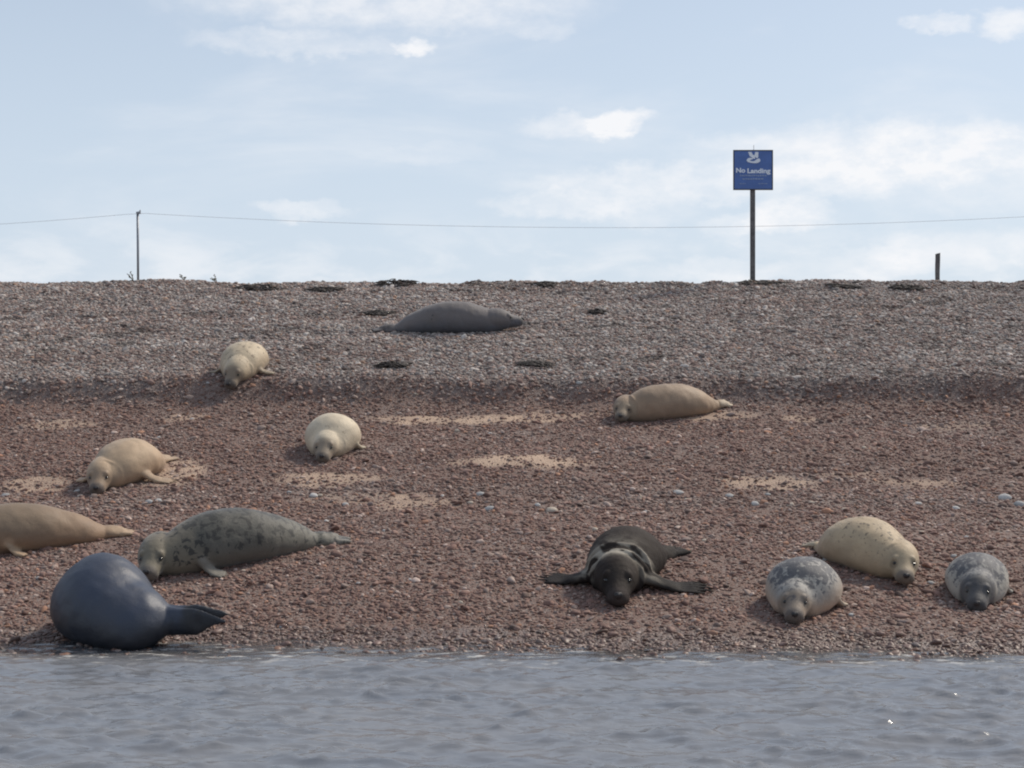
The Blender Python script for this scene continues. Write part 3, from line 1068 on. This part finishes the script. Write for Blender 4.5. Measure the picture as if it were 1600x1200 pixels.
# dark bull with spread flippers
seal('dark brown bull seal with folded neck and both fore flippers spread wide', (963, 941), 86, 1.50, .70, .50, hs=.195, bend=-52, yaw=3, pitch=-3, lift=.0, muzzle=1.1,
     coat=coat_fn((.031, .0235, .020), (.020, .0165, .0155), face=(.030, .023, .020), face_amt=.6, muz=(.06, .046, .042), flip=(.020, .017, .0165), collar=(.50, .45, .37)), mat=M_dark,
     fore=((.27, 1, 12, .68, .20), (.27, -1, 15, .60, .20)), hind=(14, 1.05, -20), folds=3, fold_r=.028)
# cream seal on the right
seal('cream seal with speckled back lying askew behind the spotted seal', (1424, 911), 120, 1.28, .70, .50, hs=.165, bend=10, yaw=-34, pitch=-6, lift=.02,
     coat=coat_fn((.50, .38, .245), (.39, .295, .195), face=(.33, .265, .175), face_amt=.5, muz=(.10, .085, .08), spot_top=.35, spot_side=.1, flip=(.45, .38, .28)), mat=M_fleck,
     fore=(), folds=1, hind=(8, .5, 0))
# spotted seal
seal('pale seal with dark grey spotted back, head down towards the water', (1236, 969), 68, 1.10, .67, .48, hs=.16, bend=-4, yaw=12, pitch=-8,
     coat=coat_fn((.34, .32, .29), (.50, .37, .27), face=(.22, .165, .12), face_amt=.8, muz=(.075, .065, .065), spot_top=1.0, spot_side=.0, flip=(.50, .41, .31), rump=(.46, .36, .26)), mat=M_grey,
     fore=((.46, 1, 75, .18, .10),), folds=1, hind=(10, .8, 0))
# young grey seal
seal('small pale grey seal with a charcoal head, farthest to the right', (1527, 950), 74, .96, .57, .42, hs=.16, bend=0, yaw=-2, pitch=-8, lift=.0,
     coat=coat_fn((.24, .23, .215), (.43, .40, .345), face=(.060, .058, .062), face_amt=.92, face_from=-.2, muz=(.045, .042, .045), spot_top=.75, spot_side=.2, flip=(.38, .35, .30), split=(.1, .9)), mat=M_grey,
     fore=((.46, 1, 70, .15, .09),), folds=1, hind=(10, .7, 0))
finish_seals()


# ------------------------------------------------------------------ sign, stakes and rope on the crest
def box_bm(bm, c, s, bev=0.0, rot=None):
    r = bmesh.ops.create_cube(bm, size=1)
    vs_ = r['verts']
    for v in vs_:
        v.co = Vector((v.co.x * s[0], v.co.y * s[1], v.co.z * s[2]))
        if rot is not None:
            v.co = rot @ v.co
        v.co += Vector(c)
    if bev:
        es = list({e for v in vs_ for e in v.link_edges})
        bmesh.ops.bevel(bm, geom=es, offset=bev, segments=2, affect='EDGES', profile=.6)


def bm_obj(name, bm, mat, parent=None, smooth=False):
    me = bpy.data.meshes.new(name)
    bm.to_mesh(me)
    bm.free()
    if smooth:
        me.polygons.foreach_set('use_smooth', [True] * len(me.polygons))
    return link(name, me, mat, parent)


def text_mesh(s, size, offset=0.0, extrude=0.002, squash=1.0):
    cu = bpy.data.curves.new('lettering', 'FONT')
    cu.body = s
    cu.size = size
    cu.align_x = 'CENTER'
    cu.align_y = 'CENTER'
    cu.offset = offset
    cu.extrude = extrude
    o = bpy.data.objects.new('tmp_text', cu)
    COL.objects.link(o)
    dg = bpy.context.evaluated_depsgraph_get()
    me = bpy.data.meshes.new_from_object(o.evaluated_get(dg))
    bpy.data.objects.remove(o)
    return me


M_blue = simple_mat('sign_blue', (.075, .150, .40), .4, grain=.10, gscale=6)
M_rim = simple_mat('sign_rim', (.055, .05, .06), .5)
M_white = simple_mat('sign_white', (.78, .82, .88), .5, grain=.06)
M_pale = simple_mat('sign_pale_print', (.25, .32, .48), .5, grain=.06)
M_post = simple_mat('weathered_post', (.135, .125, .12), .85, grain=.35, gscale=14)
M_metal = simple_mat('galvanised_stake', (.26, .27, .29), .5, metal=.4, grain=.2)
M_rope = simple_mat('thin_line', (.60, .60, .61), .8, grain=.2)


def build_sign():
    y = 29.5
    x = (1176 - 800) / FPX * y
    z0 = float(terrain(x, y))
    zt = lambda py: CAM_H - (py - 600) / FPX * y
    top, bot = zt(235), zt(297.5)
    w = 62 / FPX * y
    h = top - bot
    root = empty('no_landing_sign', (x, y, z0))
    tag(root, 'square blue No Landing sign on a tall dark post at the crest', 'sign')
    bm = bmesh.new()
    box_bm(bm, (0, 0, (zt(262) - z0) / 2 - .10), (.092, .07, zt(262) - z0 + .2), .008)
    bm_obj('post', bm, M_post, root)
    bm = bmesh.new()
    box_bm(bm, (0, -.052, (top + bot) / 2 - z0), (w - .03, .022, h - .03), .004)
    board = bm_obj('board', bm, M_blue, root)
    zc = (top + bot) / 2 - z0
    for nm, c, s in (('rim', (0, -.052, zc + h / 2 - .011), (w, .032, .022)), ('rim', (0, -.052, zc - h / 2 + .011), (w, .032, .022)),
                     ('rim', (-w / 2 + .011, -.052, zc), (.022, .032, h - .044)), ('rim', (w / 2 - .011, -.052, zc), (.022, .032, h - .044))):
        bm = bmesh.new()
        box_bm(bm, c, s, .003)
        bm_obj(nm, bm, M_rim, root)
    fy = -.066
    for word, x0, x1 in (('No', -.43, -.20), ('Landing', -.145, .435)):      # fractions of the board's width
        e = link('lettering', text_mesh(word, .122, .0045), M_white, board)
        e['kind'] = 'stuff'
        e.rotation_euler = (rad(90), 0, 0)
        xs_ = [v.co.x for v in e.data.vertices]
        sc = (x1 - x0) * w / (max(xs_) - min(xs_))
        e.scale = (sc, 1.0, 1)
        e.location = ((x0 + x1) / 2 * w - sc * (max(xs_) + min(xs_)) / 2, fy, zc - (.012 if word == 'No' else .022))
    # two lines of small print, too small to read
    rr = random.Random(3)
    for zz, a, b, hh_ in ((zc - .108, -.255, .255, .030), (zc - .172, -.205, .205, .028), (zc - .262, -.26, -.14, .016), (zc - .262, .10, .27, .016)):
        bm = bmesh.new()
        u = a
        while u < b:
            ln = min(rr.uniform(.022, .050), b - u)
            if ln > .008:
                box_bm(bm, (u + ln / 2, fy, zz + rr.uniform(-.002, .002)), (ln, .004, hh_ * rr.uniform(.75, 1.0)))
            u += ln + .011
        bm_obj('small_print', bm, M_pale, board)['kind'] = 'stuff'
    # emblem: a spray of leaves above a curled ribbon, drawn as flat raised shapes
    bm = bmesh.new()

    def blade(pts, dz=0.0):
        vs_ = [bm.verts.new((a, fy - .002 - dz, zc + b)) for a, b in pts]
        f = bm.faces.new(vs_)
        r = bmesh.ops.extrude_face_region(bm, geom=[f])
        for v in r['geom']:
            if isinstance(v, bmesh.types.BMVert):
                v.co.y += .006

    k = w / 62 / 1.0           # metres per photo pixel on the board
    px = lambda a, b: ((a - 600) / 15 * k, (600 - b) / 15 * k)     # from a 15x enlargement of the board
    E = lambda pts: [px(*q) for q in pts]
    blade(E([(480, 180), (560, 180), (600, 262), (570, 300), (520, 280)]))
    blade(E([(650, 180), (722, 180), (720, 300), (690, 330), (628, 272)]))
    blade(E([(575, 250), (620, 250), (650, 300), (640, 345), (590, 330), (560, 300)]), .001)
    blade(E([(445, 375), (470, 335), (520, 315), (570, 318), (600, 345), (560, 358), (520, 378), (560, 395), (600, 398), (590, 440), (530, 430), (470, 412)]), .002)
    blade(E([(600, 398), (650, 380), (680, 350), (735, 330), (768, 362), (760, 405), (720, 432), (660, 445), (592, 440)]), .003)
    bm.normal_update()
    bmesh.ops.recalc_face_normals(bm, faces=bm.faces[:])
    bm_obj('emblem', bm, M_white, board)
    bm = bmesh.new()
    bmesh.ops.create_cone(bm, cap_ends=True, segments=8, radius1=.006, radius2=.004, depth=.22, matrix=Matrix.Translation((.018, -.02, zc + h / 2 - .01)))
    bm_obj('spike', bm, M_post, root)


build_sign()


def tube(name, pts, r, mat, parent=None, n=8, rr=None):
    V, F = [], []
    P = [np.array(p, float) for p in pts]
    rings = []
    for i in range(len(P)):
        t = nrm(P[min(i + 1, len(P) - 1)] - P[max(i - 1, 0)])
        up = np.array([0, 0, 1.0]) if abs(t[2]) < .9 else np.array([0, 1.0, 0])
        s = nrm(np.cross(t, up))
        u = np.cross(s, t)
        q = r if rr is None else rr[i]
        rings.append(ring(P[i], s, u, q, q, n, 1, 0))
    add_loft(V, F, rings)
    return link(name, mesh_from(name, V, F), mat, parent)


FY = 30.2
zf = lambda py: CAM_H - (py - 600) / FPX * FY
xf = lambda px: (px - 800) / FPX * FY


def stake(px, py_top, label):
    x = xf(px)
    z0 = float(terrain(x, FY))
    root = empty('line_stake', (x, FY, z0))
    tag(root, label, 'stake', 'stakes that carry the line')
    h = zf(py_top) - z0
    tube('shaft', [(.012, 0, -.25), (.006, 0, h * .5), (0, 0, h)], .024, M_metal, root, 10)
    bm = bmesh.new()
    box_bm(bm, (.018, -.004, h - .02), (.085, .05, .050), .008, Matrix.Rotation(rad(-12), 3, 'Y'))
    bm_obj('bracket', bm, M_metal, root)
    bm = bmesh.new()
    bmesh.ops.create_cone(bm, cap_ends=True, segments=10, radius1=.016, radius2=.010, depth=.05, matrix=Matrix.Translation((.05, -.004, h + .012)))
    bm_obj('insulator', bm, M_metal, root)
    return Vector((x + .02, FY, z0 + h - .01))


stake(215, 331, 'thin grey metal stake carrying the line, left of the sign')
stake(-1100, 331, 'metal stake at the far left end of the slung line')
stake(1712, 331, 'metal stake at the far right end of the slung line')
rope_pts = []
for px in np.linspace(-1100, 1712, 90):
    if px <= 215:
        py = 333 + 31 * (1 - ((px + 442) / 657) ** 2) if px > -442 else 333 + 31 * (1 - ((px + 442) / 657) ** 2)
    else:
        py = 355.5 - 23 * ((px - 960) / 745) ** 2
    rope_pts.append((xf(px), FY + .02, zf(py)))
rp = tube('slung_line', rope_pts, .0036, M_rope, None, 6)
tag(rp, 'thin sagging line strung across the sky above the crest', 'line')


def build_post():
    x = xf(1465)
    z0 = float(terrain(x, FY))
    h = zf(396) - z0
    root = empty('wooden_post', (x, FY, z0))
    tag(root, 'short dark wooden post on the crest, right of the sign', 'post')
    rng = random.Random(4)
    V, F = [], []
    rings = []
    for k, z in enumerate(np.linspace(-.25, h, 9)):
        r = ring(np.array([.004 * math.sin(k), 0, z]), np.array([1., 0, 0]), np.array([0, 1., 0]), .047 + rng.uniform(-.002, .002), .045, 14, 1, 0)
        if k == 8:
            r[:, 2] += r[:, 0] * .25
        rings.append(r)
    add_loft(V, F, rings)
    link('shaft', mesh_from('shaft', V, F, False), M_post, root)


build_post()


# ------------------------------------------------------------------ strandline debris, sprigs, pale stones
M_weed = simple_mat('dried_weed', (.050, .040, .034), .85, grain=.5, gscale=25)
M_sprig = simple_mat('dry_sprig', (.16, .14, .10), .9, grain=.4)


def weed_clump(px, py, wpx, hpx, label):
    c = ground(px, py, True)
    r = random.Random(int(px * 3 + py))
    k = c[1] / FPX
    rx, rz = wpx * k / 2, hpx * k
    V, F = [], []
    for i in range(60):
        a, q = r.uniform(0, 6.28), math.sqrt(r.random())
        x, y = rx * q * math.cos(a), rx * .55 * q * math.sin(a)
        ln = r.uniform(.10, .30) * min(1, rx / .22)
        d = r.uniform(0, 6.28)
        z0 = r.uniform(0, rz) * (1 - .75 * q)
        pts = []
        for u in (0, .33, .66, 1):
            X = x + math.cos(d + u) * ln * (u - .5)
            Y = y + math.sin(d + u) * ln * (u - .5) * .7
            Z = float(terrain(c[0] + X, c[1] + Y)) - c[2] + .035 + z0 * math.sin(math.pi * (u * .8 + .1))
            pts.append(np.array((X, Y, Z)))
        w = r.uniform(.018, .040)
        chain_loft(V, F, pts, [w * .5, w, w, w * .3], [.006, .009, .009, .005], np.array([0, 0, 1.]), 6)
    o = link('seaweed_clump', mesh_from('seaweed_clump', V, F), M_weed)
    o.location = c
    tag(o, label, 'seaweed', 'dark weed and debris on the upper shingle')


for a in [(612, 574, 44, 9, 'blackish weed clump on the grey shingle below the slate bull'),
          (620, 443, 62, 6, 'dark mound of weed breaking the skyline above the slate bull'),
          (405, 454, 84, 4, 'long low streak of dark weed left of the skyline mound'),
          (1190, 445, 72, 3, 'dark weed at the foot of the blue sign'),
          (1318, 450, 54, 4, 'small dark weed streak halfway between sign and short post'),
          (1420, 452, 60, 4, 'dark weed patch just left of the short wooden post'),
          (932, 490, 26, 5, 'small dark weed tuft right of the slate bull'),
          (835, 572, 50, 4, 'flat weed streak above the shingle step in the middle'),
          (590, 492, 46, 4, 'thin weed streak beside the tail of the slate bull'),
          (508, 455, 60, 4, 'dark weed streak between the skyline mound and the long streak'),
          (850, 446, 44, 3, 'small weed patch on the skyline right of the mound')]:
    weed_clump(*a)


def sprig(px, py, hpx, label):
    c = ground(px, 448, True)
    y = 29.3
    x = (px - 800) / FPX * y
    c = np.array([x, y, float(terrain(x, y))])
    r = random.Random(px)
    hgt = CAM_H - (py - 600) / FPX * y - c[2]
    V, F = [], []
    for i in range(5):
        dx = r.uniform(-.10, .03) * (hgt / .12) if i else -.07
        l = hgt * (1 if i == 0 else r.uniform(.4, .8))
        pts = [np.array((r.uniform(-.01, .01), 0, -.03)), np.array((dx * .4, r.uniform(-.02, .02), l * .5)), np.array((dx, r.uniform(-.03, .03), l))]
        chain_loft(V, F, pts, [.007, .006, .003], [.007, .006, .003], np.array([0, 1., 0]), 6)
        for u in (.5, .75, .95):
            p = pts[1] * (1 - u) + pts[2] * u
            q = p + np.array((r.uniform(-.03, .03), r.uniform(-.02, .02), .025))
            chain_loft(V, F, [p, (p + q) / 2, q], [.002, .011, .002], [.002, .003, .001], np.array([0, 1., 0]), 6)
    o = link('dry_sprig', mesh_from('dry_sprig', V, F), M_sprig)
    o.location = c
    tag(o, label, 'plant', 'dry sprigs on the crest')


sprig(209, 425, 18, 'dry sprig leaning at the foot of the metal stake')
sprig(288, 430, 14, 'small dry sprig on the skyline, nearer the metal stake')
sprig(340, 430, 14, 'small dry sprig on the skyline, farther from the metal stake')


def stone_mesh(seed):
    r = random.Random(seed)
    bm = bmesh.new()
    bmesh.ops.create_icosphere(bm, subdivisions=2, radius=1)
    off = Vector((r.uniform(0, 50), r.uniform(0, 50), r.uniform(0, 50)))
    for v in bm.verts:
        v.co *= 1 + .28 * mnoise.noise(v.co * 1.1 + off)
    me = bpy.data.meshes.new('pale_stone')
    bm.to_mesh(me)
    bm.free()
    me.polygons.foreach_set('use_smooth', [True] * len(me.polygons))
    return me


STONE_MATS = [simple_mat('stone_white', (.44, .42, .40), .8, grain=.15, gscale=5), simple_mat('stone_grey', (.36, .35, .34), .85, grain=.2, gscale=5), simple_mat('stone_buff', (.44, .37, .30), .85, grain=.2, gscale=5)]
smesh = []
for k in range(6):
    me_ = stone_mesh(k)
    me_.materials.append(STONE_MATS[k % 3])
    smesh.append(me_)
stones = [(8, 775, 16), (125, 776, 12), (248, 783, 14), (233, 786, 16), (690, 776, 10), (750, 774, 18), (765, 797, 22), (735, 787, 12), (862, 799, 22), (840, 790, 12),
          (1060, 771, 20), (1075, 783, 16), (1140, 776, 16), (1180, 789, 16), (1200, 774, 12), (1235, 790, 14), (1268, 786, 12), (1570, 780, 26), (1594, 790, 22), (1494, 796, 16),
          (1435, 788, 14), (1320, 797, 14), (490, 776, 16), (540, 790, 14), (452, 770, 10), (500, 775, 12), (120, 768, 14), (1290, 875, 12), (1455, 912, 14), (1440, 832, 10),
          (1220, 873, 10), (1330, 962, 14), (380, 893, 10), (440, 981, 10), (930, 828, 12), (640, 906, 8), (560, 912, 10), (720, 942, 9), (300, 655, 8), (510, 815, 9),
          (715, 674, 12), (766, 678, 8), (650, 617, 8), (750, 603, 10), (905, 600, 12), (950, 571, 10), (325, 600, 8), (248, 684, 8), (1120, 700, 8), (1350, 700, 9),
          (1490, 870, 12), (1510, 840, 10), (1060, 825, 12), (1100, 845, 10), (1010, 800, 10), (600, 830, 8), (30, 655, 9), (60, 905, 10), (45, 960, 9), (1130, 955, 9)]
MARKS = [('the slate seal high on the bank', 705, 500), ('the cream seal at the shingle step', 378, 575), ('the tan seal below the shingle step', 1045, 620),
         ('the plump cream seal', 520, 685), ('the pale tan seal on sand', 190, 725), ('the tan seal at the left edge', 80, 815), ('the mottled olive seal', 370, 840),
         ('the wet dark seal', 190, 945), ('the dark brown bull', 965, 885), ('the cream seal with speckled back', 1360, 865), ('the spotted seal', 1255, 925), ('the small charcoal-headed seal', 1533, 915)]
ORD = ['nearest', 'second nearest', 'third nearest', 'fourth nearest', 'fifth nearest', 'sixth nearest', 'seventh nearest', 'eighth nearest', 'ninth nearest', 'tenth nearest']
TONE = ['white', 'grey', 'buff']
by = {}
for i, (px, py, w) in enumerate(stones):
    mk = min(MARKS, key=lambda q: (q[1] - px) ** 2 + (q[2] - py) ** 2)
    dx, dy = px - mk[1], py - mk[2]
    side = ('to the right of' if dx > 0 else 'to the left of') if abs(dx) > abs(dy) * 1.3 else ('above' if dy < 0 else 'below')
    by.setdefault((((i * 5 + w) % 6) % 3, side, mk[0]), []).append((dx * dx + dy * dy, i))
stone_label = {}
for (tone, side, nm), lst in by.items():
    for k, (_, i) in enumerate(sorted(lst)):
        stone_label[i] = f'{TONE[tone]} stone {side} {nm}' if len(lst) == 1 else f'{TONE[tone]} stone {side} {nm}, {ORD[k]} one'
for i, (px, py, w) in enumerate(stones):
    c = ground(px, py, True)
    r = w * c[1] / FPX / 2 * 0.85
    o = bpy.data.objects.new('pale_stone', smesh[(i * 5 + w) % 6])
    COL.objects.link(o)
    o.location = c + np.array([0, 0, r * .18])
    o.scale = (r, r * random.uniform(.7, .95), r * random.uniform(.42, .65))
    o.rotation_euler = (rad(15) + random.uniform(-.2, .2), random.uniform(-.2, .2), random.uniform(-.5, .5))
    tag(o, stone_label[i], 'stone', 'pale larger stones scattered over the beach')
